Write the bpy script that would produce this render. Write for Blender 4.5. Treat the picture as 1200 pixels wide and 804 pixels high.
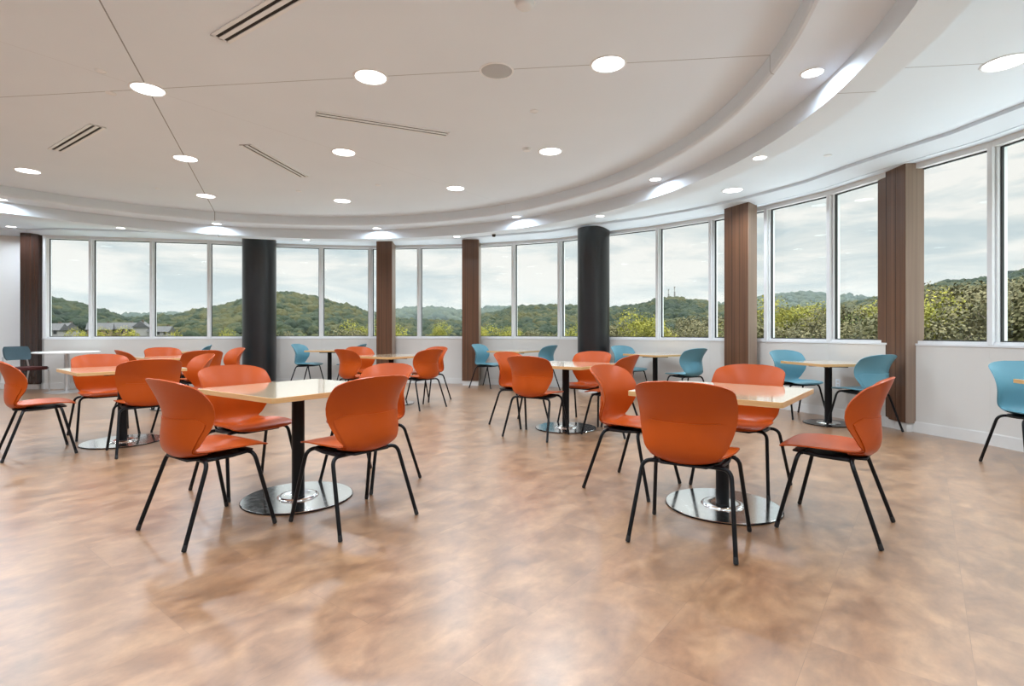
import bpy, bmesh, math, random
from mathutils import Vector, Matrix, noise
random.seed(7)
for o in list(bpy.data.objects): bpy.data.objects.remove(o)
SC = bpy.context.scene
COL = SC.collection
F, HZ, CH = 620.0, 388.5, 1.13          # focal length in px, horizon row, eye height (1200x804 frame)

# ------------------------------------------------------------ camera
cam = bpy.data.cameras.new('camera'); camo = bpy.data.objects.new('camera', cam); COL.objects.link(camo)
camo.location = (0, 0, CH); camo.rotation_euler = (math.pi/2, 0, 0)
cam.sensor_width = 36; cam.lens = 36*F/1200; cam.shift_y = -(402-HZ)/1200
cam.clip_start = 0.05; cam.clip_end = 6000
SC.camera = camo
SC.view_settings.view_transform = 'Standard'
SC.view_settings.look = 'None'
SC.view_settings.gamma = 1
SC.view_settings.use_curve_mapping = False
SC.view_settings.exposure = 0.0

ZENITH = 8.0       # how much brighter the overcast zenith is than the horizon
HAZE = .00018
SKY = .96          # strength of the sky
LAMP = 33.0        # watts of one large downlight
# ------------------------------------------------------------ sky
W = bpy.data.worlds.new('World'); SC.world = W; W.use_nodes = True
nt = W.node_tree; nt.nodes.clear()
def N(nt, t, **k):
    n = nt.nodes.new(t)
    for a, b in k.items(): setattr(n, a, b)
    return n
def ramp(nt, stops):
    r = N(nt, 'ShaderNodeValToRGB'); e = r.color_ramp.elements
    while len(e) < len(stops): e.new(0.5)
    for i, (p, c) in enumerate(stops):
        e[i].position = p; e[i].color = (*c, 1) if len(c) == 3 else c
    return r
tc = N(nt, 'ShaderNodeTexCoord'); mp = N(nt, 'ShaderNodeMapping'); mp.inputs['Scale'].default_value = (2.2, 2.2, 11)
n1 = N(nt, 'ShaderNodeTexNoise'); n1.inputs['Scale'].default_value = 2.0; n1.inputs['Detail'].default_value = 7; n1.inputs['Roughness'].default_value = .58
n1.inputs['Distortion'].default_value = .35
r1 = ramp(nt, [(.38, (.50, .62, .67)), (.49, (.74, .80, .80)), (.59, (1.0, .99, .95))])
sep = N(nt, 'ShaderNodeSeparateXYZ'); mr = N(nt, 'ShaderNodeMapRange')
mr.inputs['From Min'].default_value = 0.0; mr.inputs['From Max'].default_value = .35
mr.inputs['To Min'].default_value = .40; mr.inputs['To Max'].default_value = 0
mx = N(nt, 'ShaderNodeMix', data_type='RGBA'); mx.inputs[7].default_value = (.86, .90, .88, 1)
bg = N(nt, 'ShaderNodeBackground'); bg.inputs['Strength'].default_value = SKY
ow = N(nt, 'ShaderNodeOutputWorld')
L = nt.links.new
L(tc.outputs['Generated'], mp.inputs[0]); L(mp.outputs[0], n1.inputs['Vector']); L(n1.outputs['Fac'], r1.inputs[0])
L(tc.outputs['Generated'], sep.inputs[0]); L(sep.outputs['Z'], mr.inputs['Value']); L(mr.outputs[0], mx.inputs[0])
zen = N(nt, 'ShaderNodeMapRange', interpolation_type='SMOOTHSTEP')       # overcast sky: brighter towards the zenith
zen.inputs['From Min'].default_value = .34; zen.inputs['From Max'].default_value = .75; zen.inputs['To Min'].default_value = 1; zen.inputs['To Max'].default_value = ZENITH
zs = N(nt, 'ShaderNodeVectorMath', operation='SCALE'); L(sep.outputs['Z'], zen.inputs['Value']); L(zen.outputs[0], zs.inputs['Scale'])
L(r1.outputs[0], mx.inputs[6]); L(mx.outputs[2], zs.inputs[0]); L(zs.outputs[0], bg.inputs['Color']); L(bg.outputs[0], ow.inputs[0])

# ------------------------------------------------------------ helpers
def px(x, y, z):
    """world point of height z seen at photo pixel (x, y)"""
    d = F*(z-CH)/(HZ-y); return Vector(((x-600)/F*d, d, z))
def tag(o, label=None, cat=None, group=None, kind=None):
    if label: o['label'] = label
    if cat: o['category'] = cat
    if group: o['group'] = group
    if kind: o['kind'] = kind
    return o
def empty(name, loc, az=0, label=None, cat=None, group=None):
    o = bpy.data.objects.new(name, None); COL.objects.link(o); o.empty_display_size = .1
    o.location = loc; o.rotation_euler = (0, 0, az)
    return tag(o, label, cat, group)
def obj(name, bm, mat, parent=None, smooth=False, angle=None):
    me = bpy.data.meshes.new(name)
    if smooth:
        for f in bm.faces: f.smooth = True
        if angle:
            for e in bm.edges:
                if len(e.link_faces) == 2 and e.calc_face_angle(0) > math.radians(angle): e.smooth = False
    bm.to_mesh(me); bm.free()
    for m in (mat if isinstance(mat, (list, tuple)) else [mat]): me.materials.append(m)
    o = bpy.data.objects.new(name, me); COL.objects.link(o)
    if parent: o.parent = parent
    return o
def struct(name, bm, mat, **k):
    o = obj(name, bm, mat, **k); o['kind'] = 'structure'; return o
def copy_tree(o, parent=None):
    c = o.copy(); COL.objects.link(c)
    if parent: c.parent = parent
    for ch in KIDS.get(o.name, []): copy_tree_child(ch, c)
    return c
KIDS = {}
def copy_tree_child(o, parent):
    c = o.copy(); COL.objects.link(c); c.parent = parent
    for ch in KIDS.get(o.name, []): copy_tree_child(ch, c)
def index_kids():
    KIDS.clear()
    for o in bpy.data.objects:
        if o.parent: KIDS.setdefault(o.parent.name, []).append(o)
def box(bm, c, s, rz=0, bev=0):
    m = Matrix.Translation(c) @ Matrix.Rotation(rz, 4, 'Z') @ Matrix.Diagonal((*s, 1))
    r = bmesh.ops.create_cube(bm, size=1, matrix=m)
    if bev:
        es = list({e for v in r['verts'] for e in v.link_edges})
        bmesh.ops.bevel(bm, geom=es, offset=bev, segments=2, affect='EDGES', profile=.6)
def lathe(bm, prof, seg=48, c=(0, 0), close=True):
    """prof: list of (r, z)"""
    rings = []
    for r, z in prof:
        if r < 1e-6: rings.append([bm.verts.new((c[0], c[1], z))])
        else: rings.append([bm.verts.new((c[0]+r*math.cos(2*math.pi*i/seg), c[1]+r*math.sin(2*math.pi*i/seg), z)) for i in range(seg)])
    for a, b in zip(rings, rings[1:]):
        for i in range(seg):
            j = (i+1) % seg
            if len(a) == 1 and len(b) == 1: continue
            if len(a) == 1: bm.faces.new((a[0], b[i], b[j]))
            elif len(b) == 1: bm.faces.new((a[i], b[0], a[j]))
            else: bm.faces.new((a[i], b[i], b[j], a[j]))
    bmesh.ops.recalc_face_normals(bm, faces=bm.faces)
def catmull(P, n=6):
    P = [Vector(p) for p in P]; out = []
    Q = [2*P[0]-P[1]]+P+[2*P[-1]-P[-2]]
    for i in range(1, len(Q)-2):
        a, b, c, d = Q[i-1:i+3]
        for k in range(n):
            t = k/n
            out.append(.5*((2*b)+(c-a)*t+(2*a-5*b+4*c-d)*t*t+(3*b-a-3*c+d)*t**3))
    out.append(P[-1]); return out
def tube(bm, path, r, seg=10, caps=True):
    path = [Vector(p) for p in path]; rings = []; up = None
    for i, p in enumerate(path):
        t = (path[min(i+1, len(path)-1)]-path[max(i-1, 0)]).normalized()
        if up is None:
            up = t.orthogonal().normalized()
        up = (up-t*up.dot(t)).normalized(); s = t.cross(up)
        rr = r[i] if isinstance(r, (list, tuple)) else r
        rings.append([bm.verts.new(p+(up*math.cos(2*math.pi*k/seg)+s*math.sin(2*math.pi*k/seg))*rr) for k in range(seg)])
    for a, b in zip(rings, rings[1:]):
        for k in range(seg):
            bm.faces.new((a[k], a[(k+1) % seg], b[(k+1) % seg], b[k]))
    if caps: bm.faces.new(rings[0][::-1]); bm.faces.new(rings[-1])
    bmesh.ops.recalc_face_normals(bm, faces=bm.faces)
def bend(path, rad, n=6):
    """polyline with its inner corners rounded"""
    P = [Vector(p) for p in path]; out = [P[0]]
    for i in range(1, len(P)-1):
        a = (P[i-1]-P[i]); b = (P[i+1]-P[i]); l = min(rad, a.length*.48, b.length*.48)
        A = P[i]+a.normalized()*l; B = P[i]+b.normalized()*l
        for k in range(n+1):
            t = k/n; out.append(A*(1-t)**2+P[i]*2*t*(1-t)+B*t*t)
    out.append(P[-1]); return out
def prism(bm, pts, z0, z1):
    a = [bm.verts.new((x, y, z0)) for x, y in pts]; b = [bm.verts.new((x, y, z1)) for x, y in pts]
    n = len(pts)
    for i in range(n): bm.faces.new((a[i], a[(i+1) % n], b[(i+1) % n], b[i]))
    bm.faces.new(a[::-1]); bm.faces.new(b); bmesh.ops.recalc_face_normals(bm, faces=bm.faces)

# ------------------------------------------------------------ materials
def mat(name, col, rough=.5, metal=0, spec=.5, emit=None, es=0, coat=0, noise_amt=0, nscale=8, bump=0, bscale=200):
    m = bpy.data.materials.new(name); m.use_nodes = True; t = m.node_tree; b = t.nodes['Principled BSDF']
    b.inputs['Base Color'].default_value = (*col, 1); b.inputs['Roughness'].default_value = rough
    b.inputs['Metallic'].default_value = metal; b.inputs['Specular IOR Level'].default_value = spec
    b.inputs['Coat Weight'].default_value = coat; b.inputs['Coat Roughness'].default_value = .1
    if emit: b.inputs['Emission Color'].default_value = (*emit, 1); b.inputs['Emission Strength'].default_value = es
    co = N(t, 'ShaderNodeTexCoord')
    if noise_amt:
        n = N(t, 'ShaderNodeTexNoise'); n.inputs['Scale'].default_value = nscale; n.inputs['Detail'].default_value = 4
        r = ramp(t, [(.3, [c*(1-noise_amt) for c in col]), (.7, [min(1, c*(1+noise_amt)) for c in col])])
        t.links.new(co.outputs['Object'], n.inputs['Vector']); t.links.new(n.outputs['Fac'], r.inputs[0]); t.links.new(r.outputs[0], b.inputs['Base Color'])
    if bump:
        n = N(t, 'ShaderNodeTexNoise'); n.inputs['Scale'].default_value = bscale
        bp = N(t, 'ShaderNodeBump'); bp.inputs['Strength'].default_value = bump; bp.inputs['Distance'].default_value = .002
        t.links.new(co.outputs['Object'], n.inputs['Vector']); t.links.new(n.outputs['Fac'], bp.inputs['Height']); t.links.new(bp.outputs[0], b.inputs['Normal'])
    return m
M = {}
M['wall'] = mat('wall_paint', (.62, .59, .55), .6, noise_amt=.02, nscale=1.5, bump=.15)
M['wallw'] = mat('white_paint', (.78, .77, .75), .6, noise_amt=.02, nscale=1.5)
M['bounce_roof'] = mat('pale_bounce_surface', (.74, .76, .78), .8, noise_amt=.06, nscale=.5)  # for the added, unseen roof that bounces daylight in
M['base'] = mat('baseboard_paint', (.66, .64, .61), .45, noise_amt=.02)
M['alu'] = mat('window_frame_metal', (.74, .75, .76), .36, .1, noise_amt=.02)
M['gasket'] = mat('black_gasket', (.012, .013, .015), .5, noise_amt=.05)
M['orange'] = mat('orange_plastic', (.40, .060, .003), .36, spec=.28, noise_amt=.03, nscale=5, bump=.12, bscale=500)
M['teal'] = mat('teal_plastic', (.11, .27, .34), .38, spec=.3, noise_amt=.03, nscale=5, bump=.12, bscale=500)
M['blackm'] = mat('black_powder_coat', (.004, .004, .005), .36, spec=.22, noise_amt=.05)
M['blackp'] = mat('black_plastic', (.007, .007, .008), .5, noise_amt=.05)
M['white_top'] = mat('white_laminate', (.82, .81, .79), .28, noise_amt=.01)
M['silver'] = mat('silver_metal', (.60, .60, .60), .3, .8, noise_amt=.03)
M['trim'] = mat('light_trim', (.78, .83, .88), .4, noise_amt=.01)
M['lens'] = mat('glowing_lens', (.9, .9, .9), .5, emit=(1, .985, .96), es=6, noise_amt=.005)
M['greysp'] = mat('speaker_grille', (.45, .48, .51), .6, noise_amt=.04, nscale=300)
M['dark'] = mat('dark_slot', (.01, .01, .01), .7, noise_amt=.05)
M['blueg'] = mat('slate_fabric', (.045, .085, .105), .7, noise_amt=.1, nscale=60)
M['maroon'] = mat('maroon_fabric', (.075, .010, .008), .7, noise_amt=.1, nscale=60)

def wood(name, c0, c1, sc, rough, coat=0, axis='X'):
    m = bpy.data.materials.new(name); m.use_nodes = True; t = m.node_tree; b = t.nodes['Principled BSDF']
    co = N(t, 'ShaderNodeTexCoord'); mp = N(t, 'ShaderNodeMapping'); mp.inputs['Scale'].default_value = sc
    n = N(t, 'ShaderNodeTexNoise'); n.inputs['Scale'].default_value = 1; n.inputs['Detail'].default_value = 5; n.inputs['Roughness'].default_value = .6
    r = ramp(t, [(.3, c0), (.7, c1)])
    t.links.new(co.outputs['Object'], mp.inputs[0]); t.links.new(mp.outputs[0], n.inputs['Vector']); t.links.new(n.outputs['Fac'], r.inputs[0])
    t.links.new(r.outputs[0], b.inputs['Base Color']); b.inputs['Roughness'].default_value = rough
    b.inputs['Coat Weight'].default_value = coat; b.inputs['Coat Roughness'].default_value = .08
    return m
M['top'] = wood('maple_veneer', (.62, .46, .29), (.69, .52, .34), (2.0, 24, 24), .18, 1.0)
M['edge'] = wood('maple_edge', (.50, .29, .11), (.62, .39, .18), (6, 6, 120), .4)
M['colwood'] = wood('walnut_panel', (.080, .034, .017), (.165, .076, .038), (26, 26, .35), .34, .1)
M['col_lit_side'] = wood('walnut_return', (.23, .16, .12), (.31, .225, .17), (26, 26, .35), .34, .1)  # paler copy of the walnut: light on the columns' near side, put into the colour

M['coldark'] = wood('dark_walnut_panel', (.022, .010, .007), (.050, .022, .014), (26, 26, .35), .12, .5)
# black round column: satin
M['colblack'] = mat('charcoal_column', (.012, .012, .013), .28, spec=.6, noise_amt=.15, nscale=3)
# brushed steel base
m = mat('brushed_steel', (.84, .85, .85), .2, 1.0); M['steel'] = m
t = m.node_tree; b = t.nodes['Principled BSDF']; co = N(t, 'ShaderNodeTexCoord'); n = N(t, 'ShaderNodeTexNoise'); n.inputs['Scale'].default_value = 30
r = ramp(t, [(.3, (.10, .10, .10)), (.7, (.16, .16, .16))]); t.links.new(co.outputs['Object'], n.inputs['Vector']); t.links.new(n.outputs['Fac'], r.inputs[0]); t.links.new(r.outputs[0], b.inputs['Roughness'])
M['steeldark'] = mat('dark_metal_base', (.06, .06, .06), .22, .9, noise_amt=.1)

# glass: clear pane with a real fresnel reflection
m = bpy.data.materials.new('window_glass'); m.use_nodes = True; t = m.node_tree; t.nodes.clear(); M['glass'] = m
o_ = N(t, 'ShaderNodeOutputMaterial'); mi = N(t, 'ShaderNodeMixShader'); tr = N(t, 'ShaderNodeBsdfTransparent'); gl = N(t, 'ShaderNodeBsdfGlossy'); fr = N(t, 'ShaderNodeFresnel')
tr.inputs['Color'].default_value = (.955, .955, .94, 1); gl.inputs['Roughness'].default_value = .02; fr.inputs['IOR'].default_value = 1.45
gl.inputs['Color'].default_value = (.8, .9, .9, 1)
co = N(t, 'ShaderNodeTexCoord'); nn = N(t, 'ShaderNodeTexNoise'); nn.inputs['Scale'].default_value = .7
bp = N(t, 'ShaderNodeBump'); bp.inputs['Strength'].default_value = .01
t.links.new(co.outputs['Object'], nn.inputs['Vector']); t.links.new(nn.outputs['Fac'], bp.inputs['Height']); t.links.new(bp.outputs[0], gl.inputs['Normal'])
t.links.new(fr.outputs[0], mi.inputs[0]); t.links.new(tr.outputs[0], mi.inputs[1]); t.links.new(gl.outputs[0], mi.inputs[2]); t.links.new(mi.outputs[0], o_.inputs[0])

# floor: large stone-look vinyl tiles, laid at 52 degrees
m = bpy.data.materials.new('vinyl_tile_floor'); m.use_nodes = True; t = m.node_tree; b = t.nodes['Principled BSDF']; M['floor'] = m
co = N(t, 'ShaderNodeTexCoord'); mp = N(t, 'ShaderNodeMapping'); mp.inputs['Rotation'].default_value = (0, 0, math.radians(-52)); mp.inputs['Location'].default_value = (.1, .13, 0)
br = N(t, 'ShaderNodeTexBrick'); br.offset = .5; br.inputs['Scale'].default_value = 1; br.inputs['Brick Width'].default_value = .914; br.inputs['Row Height'].default_value = .457
br.inputs['Mortar Size'].default_value = .0012; br.inputs['Mortar Smooth'].default_value = .5
br.inputs['Color1'].default_value = (0, 0, 0, 1); br.inputs['Color2'].default_value = (1, 1, 1, 1); br.inputs['Mortar'].default_value = (.5, .5, .5, 1)
off = N(t, 'ShaderNodeVectorMath', operation='MULTIPLY_ADD'); off.inputs[1].default_value = (.9, .6, .4)
st = N(t, 'ShaderNodeMapping'); st.inputs['Scale'].default_value = (1.1, 1.6, 1)
na = N(t, 'ShaderNodeTexNoise'); na.inputs['Scale'].default_value = 3.8; na.inputs['Detail'].default_value = 8; na.inputs['Roughness'].default_value = .62; na.inputs['Distortion'].default_value = .5
nb = N(t, 'ShaderNodeTexNoise'); nb.inputs['Scale'].default_value = 9; nb.inputs['Detail'].default_value = 5; nb.inputs['Roughness'].default_value = .7
ra = ramp(t, [(.30, (.165, .077, .034)), (.49, (.262, .132, .061)), (.66, (.350, .190, .092))])
rb = ramp(t, [(.34, (.76, .76, .77)), (.66, (1.12, 1.11, 1.09))])
mu = N(t, 'ShaderNodeMix', data_type='RGBA', blend_type='MULTIPLY'); mu.inputs[0].default_value = .8
ml = N(t, 'ShaderNodeMix', data_type='RGBA', blend_type='MULTIPLY'); ml.inputs[7].default_value = (.72, .70, .68, 1)
K = t.links.new
K(co.outputs['Object'], mp.inputs[0]); K(mp.outputs[0], br.inputs['Vector']); K(br.outputs['Color'], off.inputs[0]); K(mp.outputs[0], st.inputs[0]); K(st.outputs[0], off.inputs[2])
K(off.outputs[0], na.inputs['Vector']); K(off.outputs[0], nb.inputs['Vector']); K(na.outputs['Fac'], ra.inputs[0]); K(nb.outputs['Fac'], rb.inputs[0])
K(ra.outputs[0], mu.inputs[6]); K(rb.outputs[0], mu.inputs[7]); K(mu.outputs[2], ml.inputs[6]); K(br.outputs['Fac'], ml.inputs[0]); K(ml.outputs[2], b.inputs['Base Color'])
rr = ramp(t, [(.3, (.34, .34, .34)), (.7, (.44, .44, .44))]); K(na.outputs['Fac'], rr.inputs[0]); K(rr.outputs[0], b.inputs['Roughness'])
b.inputs['Specular IOR Level'].default_value = .9; b.inputs['Coat Weight'].default_value = .75; b.inputs['Coat Roughness'].default_value = .28
bpn = N(t, 'ShaderNodeBump'); bpn.inputs['Strength'].default_value = .03; bpn.inputs['Distance'].default_value = .004; K(nb.outputs['Fac'], bpn.inputs['Height']); K(bpn.outputs[0], b.inputs['Normal'])

# ceiling: white plaster; drywall reveals run as three straight lines through the hub
HUB = Vector((-3.20, 4.65, 0))
def ceiling_mat(name, seams=True):
    m = bpy.data.materials.new(name); m.use_nodes = True; t = m.node_tree; b = t.nodes['Principled BSDF']
    K = t.links.new
    b.inputs['Roughness'].default_value = .75
    co = N(t, 'ShaderNodeTexCoord'); n = N(t, 'ShaderNodeTexNoise'); n.inputs['Scale'].default_value = 1.2
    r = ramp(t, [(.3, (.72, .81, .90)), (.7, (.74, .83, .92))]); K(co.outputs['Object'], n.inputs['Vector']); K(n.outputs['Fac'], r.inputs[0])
    cur = r.outputs[0]
    if seams:
        sub = N(t, 'ShaderNodeVectorMath', operation='SUBTRACT'); sub.inputs[1].default_value = HUB; K(co.outputs['Object'], sub.inputs[0])
        for az, wd, dk in ((-6.3, .004, .45), (53.7, .003, .86), (113.7, .005, .35)):
            a = math.radians(az); dt = N(t, 'ShaderNodeVectorMath', operation='DOT_PRODUCT'); dt.inputs[1].default_value = (-math.sin(a), math.cos(a), 0)
            K(sub.outputs[0], dt.inputs[0]); ab = N(t, 'ShaderNodeMath', operation='ABSOLUTE'); K(dt.outputs['Value'], ab.inputs[0])
            lt = N(t, 'ShaderNodeMath', operation='LESS_THAN'); lt.inputs[1].default_value = wd; K(ab.outputs[0], lt.inputs[0])
            mx = N(t, 'ShaderNodeMix', data_type='RGBA', blend_type='MULTIPLY'); mx.inputs[7].default_value = (dk, dk, dk, 1)
            K(lt.outputs[0], mx.inputs[0]); K(cur, mx.inputs[6]); cur = mx.outputs[2]
    K(cur, b.inputs['Base Color']); return m
M['ceil'] = ceiling_mat('ceiling_plaster'); M['ceilp'] = ceiling_mat('ceiling_plaster_plain', False)

# ------------------------------------------------------------ room outline (mullion points, metres)
def wp(x, d): return Vector(((x-600)/F*d, d, 0))
VIS = [wp(52, 10.36), wp(105.5, 10.53), wp(177, 10.73), wp(244.5, 10.94), wp(310, 11.31), wp(376, 11.58), wp(433.5, 11.68), wp(490.5, 11.58),
       wp(546, 11.46), wp(601, 11.12), wp(655, 10.72), wp(703, 10.1), wp(770, 9.43), wp(832, 8.73), wp(897, 7.95), wp(970.5, 7.09), wp(1045, 6.2),
       wp(1160, 5.265), Vector((4.88, 4.3, 0)), Vector((4.93, 3.3, 0)), Vector((4.82, 2.3, 0)), Vector((4.56, 1.35, 0)), Vector((4.12, .45, 0)), Vector((3.55, -.4, 0)), Vector((2.85, -1.2, 0))]
CORNER = Vector((-9.62, 10.62, 0))
REST = [Vector((1.9, -2.6, 0)), Vector((0, -3.9, 0)), Vector((-3.2, -4.8, 0)), Vector((-8, -4.8, 0)), Vector((-12.2, -4.2, 0)), Vector((-12.4, 3, 0)), Vector((-12.2, 8.2, 0)), Vector((-11.2, 9.7, 0))]
ROOM = [CORNER]+VIS+REST
HEAD, SILL, ZO, ZR2, ZL, ZM, ZS = 2.96, .995, 3.11, 3.11, 2.94, 3.26, 3.02
R1, R2, R3 = 5.22, 5.70, 5.985
def outn(a, b):
    d = (b-a).normalized(); n = Vector((-d.y, d.x, 0)); return n if n.dot((a+b)/2-HUB) > 0 else -n
def rad(th):
    """distance from hub to the room outline in direction th"""
    u = Vector((math.cos(th), math.sin(th), 0)); best = None; n = len(ROOM)
    for i in range(n):
        a = ROOM[i]-HUB; b = ROOM[(i+1) % n]-HUB; e = b-a
        den = u.x*e.y-u.y*e.x
        if abs(den) < 1e-9: continue
        s = (a.x*e.y-a.y*e.x)/den; q = (a.x*u.y-a.y*u.x)/den
        if s > 0 and -1e-6 <= q <= 1+1e-6: best = s if best is None else min(best, s)
    return best
def wall_offset(pts, off):
    out = []
    for i, p in enumerate(pts):
        ns = []
        if i > 0: ns.append(outn(pts[i-1], p))
        if i < len(pts)-1: ns.append(outn(p, pts[i+1]))
        nn = sum(ns, Vector((0, 0, 0))).normalized(); k = 1/max(.6, nn.dot(ns[0]))
        out.append(p+nn*off*k)
    return out
def wall_strip(bm, pts, z0, z1, o0, o1):
    a = wall_offset(pts, o0); b = wall_offset(pts, o1)
    V = [[bm.verts.new((p.x, p.y, z)) for p in q] for q in (a, b) for z in (z0, z1)]
    a0, a1, b0, b1 = V; n = len(pts)
    for i in range(n-1):
        for r, s in ((a0, a1), (b0, b1), (a0, b0), (a1, b1)):
            bm.faces.new((r[i], r[i+1], s[i+1], s[i]))
    for i in (0, n-1): bm.faces.new((a0[i], a1[i], b1[i], b0[i]))
    bmesh.ops.recalc_face_normals(bm, faces=bm.faces)

bm = bmesh.new(); vs = [bm.verts.new((p.x, p.y, 0)) for p in wall_offset(ROOM+[ROOM[0]], .1)[:-1]]
bot = [bm.verts.new((v.co.x, v.co.y, -.2)) for v in vs]; bm.faces.new(vs); bm.faces.new(bot[::-1])
for i in range(len(vs)): bm.faces.new((vs[i], vs[(i+1) % len(vs)], bot[(i+1) % len(vs)], bot[i]))
bmesh.ops.recalc_face_normals(bm, faces=bm.faces); struct('floor', bm, M['floor'])

WP = [CORNER]+VIS
bm = bmesh.new(); wall_strip(bm, WP, 0, SILL-.02, 0, .22); struct('wall_back', bm, M['wall'])
bm = bmesh.new(); wall_strip(bm, WP, HEAD+.05, 3.5, 0, .22); struct('wall_above_windows', bm, M['wallw'])
bm = bmesh.new(); wall_strip(bm, WP, 0, .115, -.014, -.0005); wall_strip(bm, WP, .115, .122, -.008, -.0005); struct('baseboard_back', bm, M['base'])
bm = bmesh.new(); wall_strip(bm, WP, SILL-.022, SILL, -.006, .22); struct('trim_sill', bm, M['alu'])
bm = bmesh.new(); wall_strip(bm, [VIS[-1]]+REST[:4], 0, 3.5, 0, .2); struct('wall_front', bm, M['wallw'])
LW = [REST[3]]+REST[4:]+[CORNER]
bm = bmesh.new(); wall_strip(bm, LW, 0, 3.5, 0, .2); struct('wall_left', bm, M['wallw'])
bm = bmesh.new(); wall_strip(bm, LW, 0, .12, -.014, -.0005); struct('baseboard_left', bm, M['base'])

# added pale roof, unseen under the sill line, bounces daylight up to the ceiling
bm = bmesh.new(); wall_strip(bm, WP, -.9, -.6, .22, 8.0); struct('added_bounce_roof', bm, M['bounce_roof'])
# windows: one per bay between two mullions
bays = [(CORNER, VIS[0])]+list(zip(VIS, VIS[1:]))
for i, (a, b_) in enumerate(zip(VIS, VIS[1:])):
    d = (b_-a); l = d.length; d.normalize(); n = outn(a, b_); az = math.atan2(d.y, d.x)
    def fb(bm, s0, s1, z0, z1, o0, o1):
        c = a+d*((s0+s1)/2)+n*((o0+o1)/2); box(bm, (c.x, c.y, (z0+z1)/2), (s1-s0, o1-o0, z1-z0), az)
    w = .018
    bm = bmesh.new()
    fb(bm, .024, l-.024, SILL, SILL+.03, .02, .15); fb(bm, .024, l-.024, HEAD, HEAD+.05, .0, .15)
    fb(bm, .024, .024+w, SILL, HEAD, .04, .15); fb(bm, l-.024-w, l-.024, SILL, HEAD, .04, .15)
    wo = struct('window_%d' % (i+1), bm, M['alu'])
    bm = bmesh.new(); g = .012; x0, x1, z0, z1 = .024+w, l-.024-w, SILL+.03, HEAD
    fb(bm, x0, x0+g, z0, z1, .07, .1); fb(bm, x1-g, x1, z0, z1, .07, .1); fb(bm, x0, x1, z0, z0+g, .07, .1); fb(bm, x0, x1, z1-g, z1, .07, .1)
    obj('gasket', bm, M['gasket'], wo)
    bm = bmesh.new(); p0 = a+d*x0+n*.085; p1 = a+d*x1+n*.085
    q = [bm.verts.new(v) for v in ((p0.x, p0.y, z0), (p1.x, p1.y, z0), (p1.x, p1.y, z1), (p0.x, p0.y, z1))]; bm.faces.new(q)
    obj('glass_pane', bm, M['glass'], wo)
for i, p in enumerate(VIS):
    n = (outn(VIS[max(i-1, 0)], VIS[max(i-1, 0)+1])+outn(VIS[min(i, len(VIS)-2)], VIS[min(i, len(VIS)-2)+1])).normalized()
    bm = bmesh.new(); c = p+n*.07; box(bm, (c.x, c.y, (SILL+HEAD+.05)/2), (.05, .15, HEAD+.05-SILL), math.atan2(n.y, n.x)-math.pi/2, .004)
    struct('trim_mullion_%d' % (i+1), bm, M['alu'])
# solid pier between the left corner and the first mullion
bm = bmesh.new(); wall_strip(bm, [CORNER, VIS[0]], SILL-.02, HEAD+.05, .0, .08); struct('wall_corner_pier', bm, M['wallw'])

# ------------------------------------------------------------ ceiling, in rings about the hub
SEG = 240
TH = [2*math.pi*i/SEG for i in range(SEG)]
def ring(bm, f0, z0, f1, z1):
    a = [bm.verts.new((HUB.x+f0(t)*math.cos(t), HUB.y+f0(t)*math.sin(t), z0)) for t in TH]
    b = [bm.verts.new((HUB.x+f1(t)*math.cos(t), HUB.y+f1(t)*math.sin(t), z1)) for t in TH]
    for i in range(SEG):
        j = (i+1) % SEG; bm.faces.new((a[i], b[i], b[j], a[j]))
def const(r): return lambda t: r
RW = {t: rad(t) for t in TH}
fw = lambda t: RW[t]+.02
fs = lambda t: max(RW[t]-.42, R3+.02)
fslot0 = lambda t: RW[t]-.155
fslot1 = lambda t: RW[t]-.135
bm = bmesh.new(); c0 = bm.verts.new((HUB.x, HUB.y, ZM)); rv = [bm.verts.new((HUB.x+R1*math.cos(t), HUB.y+R1*math.sin(t), ZM)) for t in TH]
for i in range(SEG): bm.faces.new((c0, rv[i], rv[(i+1) % SEG]))
struct('ceiling', bm, M['ceil'])
bm = bmesh.new(); ring(bm, const(R1), ZM, const(R1), ZR2+.03); ring(bm, const(R1), ZR2+.03, const(R1+.01), ZR2+.008); ring(bm, const(R1+.01), ZR2+.008, const(R1+.03), ZR2); struct('ceiling_inner_fascia', bm, M['ceil'], smooth=True)
bm = bmesh.new(); ring(bm, const(R1+.03), ZR2, const(R2), ZR2); struct('ceiling_cove', bm, M['ceilp'])
bm = bmesh.new(); ring(bm, const(R2), ZR2, const(R2), ZL); struct('ceiling_outer_fascia', bm, M['ceilp'], smooth=True)
bm = bmesh.new(); ring(bm, const(R2), ZL, const(R3), ZL); ring(bm, const(R3), ZL, const(R3), ZO); struct('ceiling_band', bm, M['ceil'])
bm = bmesh.new(); ring(bm, const(R3), ZO, fs, ZO); struct('ceiling_outer', bm, M['ceil'])
bm = bmesh.new(); ring(bm, fs, ZO, fs, ZO-.035); ring(bm, fs, ZO-.035, fslot0, ZS); ring(bm, fslot1, ZS, fw, ZS); ring(bm, fslot0, ZS, fslot0, ZS+.03); ring(bm, fslot1, ZS+.03, fslot1, ZS); struct('ceiling_perimeter', bm, M['ceilp'])
bm = bmesh.new(); ring(bm, fslot0, ZS+.028, fslot1, ZS+.028); struct('trim_slot', bm, M['dark'])
bm = bmesh.new(); vs = [bm.verts.new((p.x, p.y, z)) for z in (3.5, 3.6) for p in wall_offset(ROOM+[ROOM[0]], .25)[:-1]]
nR = len(ROOM); bm.faces.new(vs[:nR]); bm.faces.new(vs[nR:][::-1])
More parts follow.
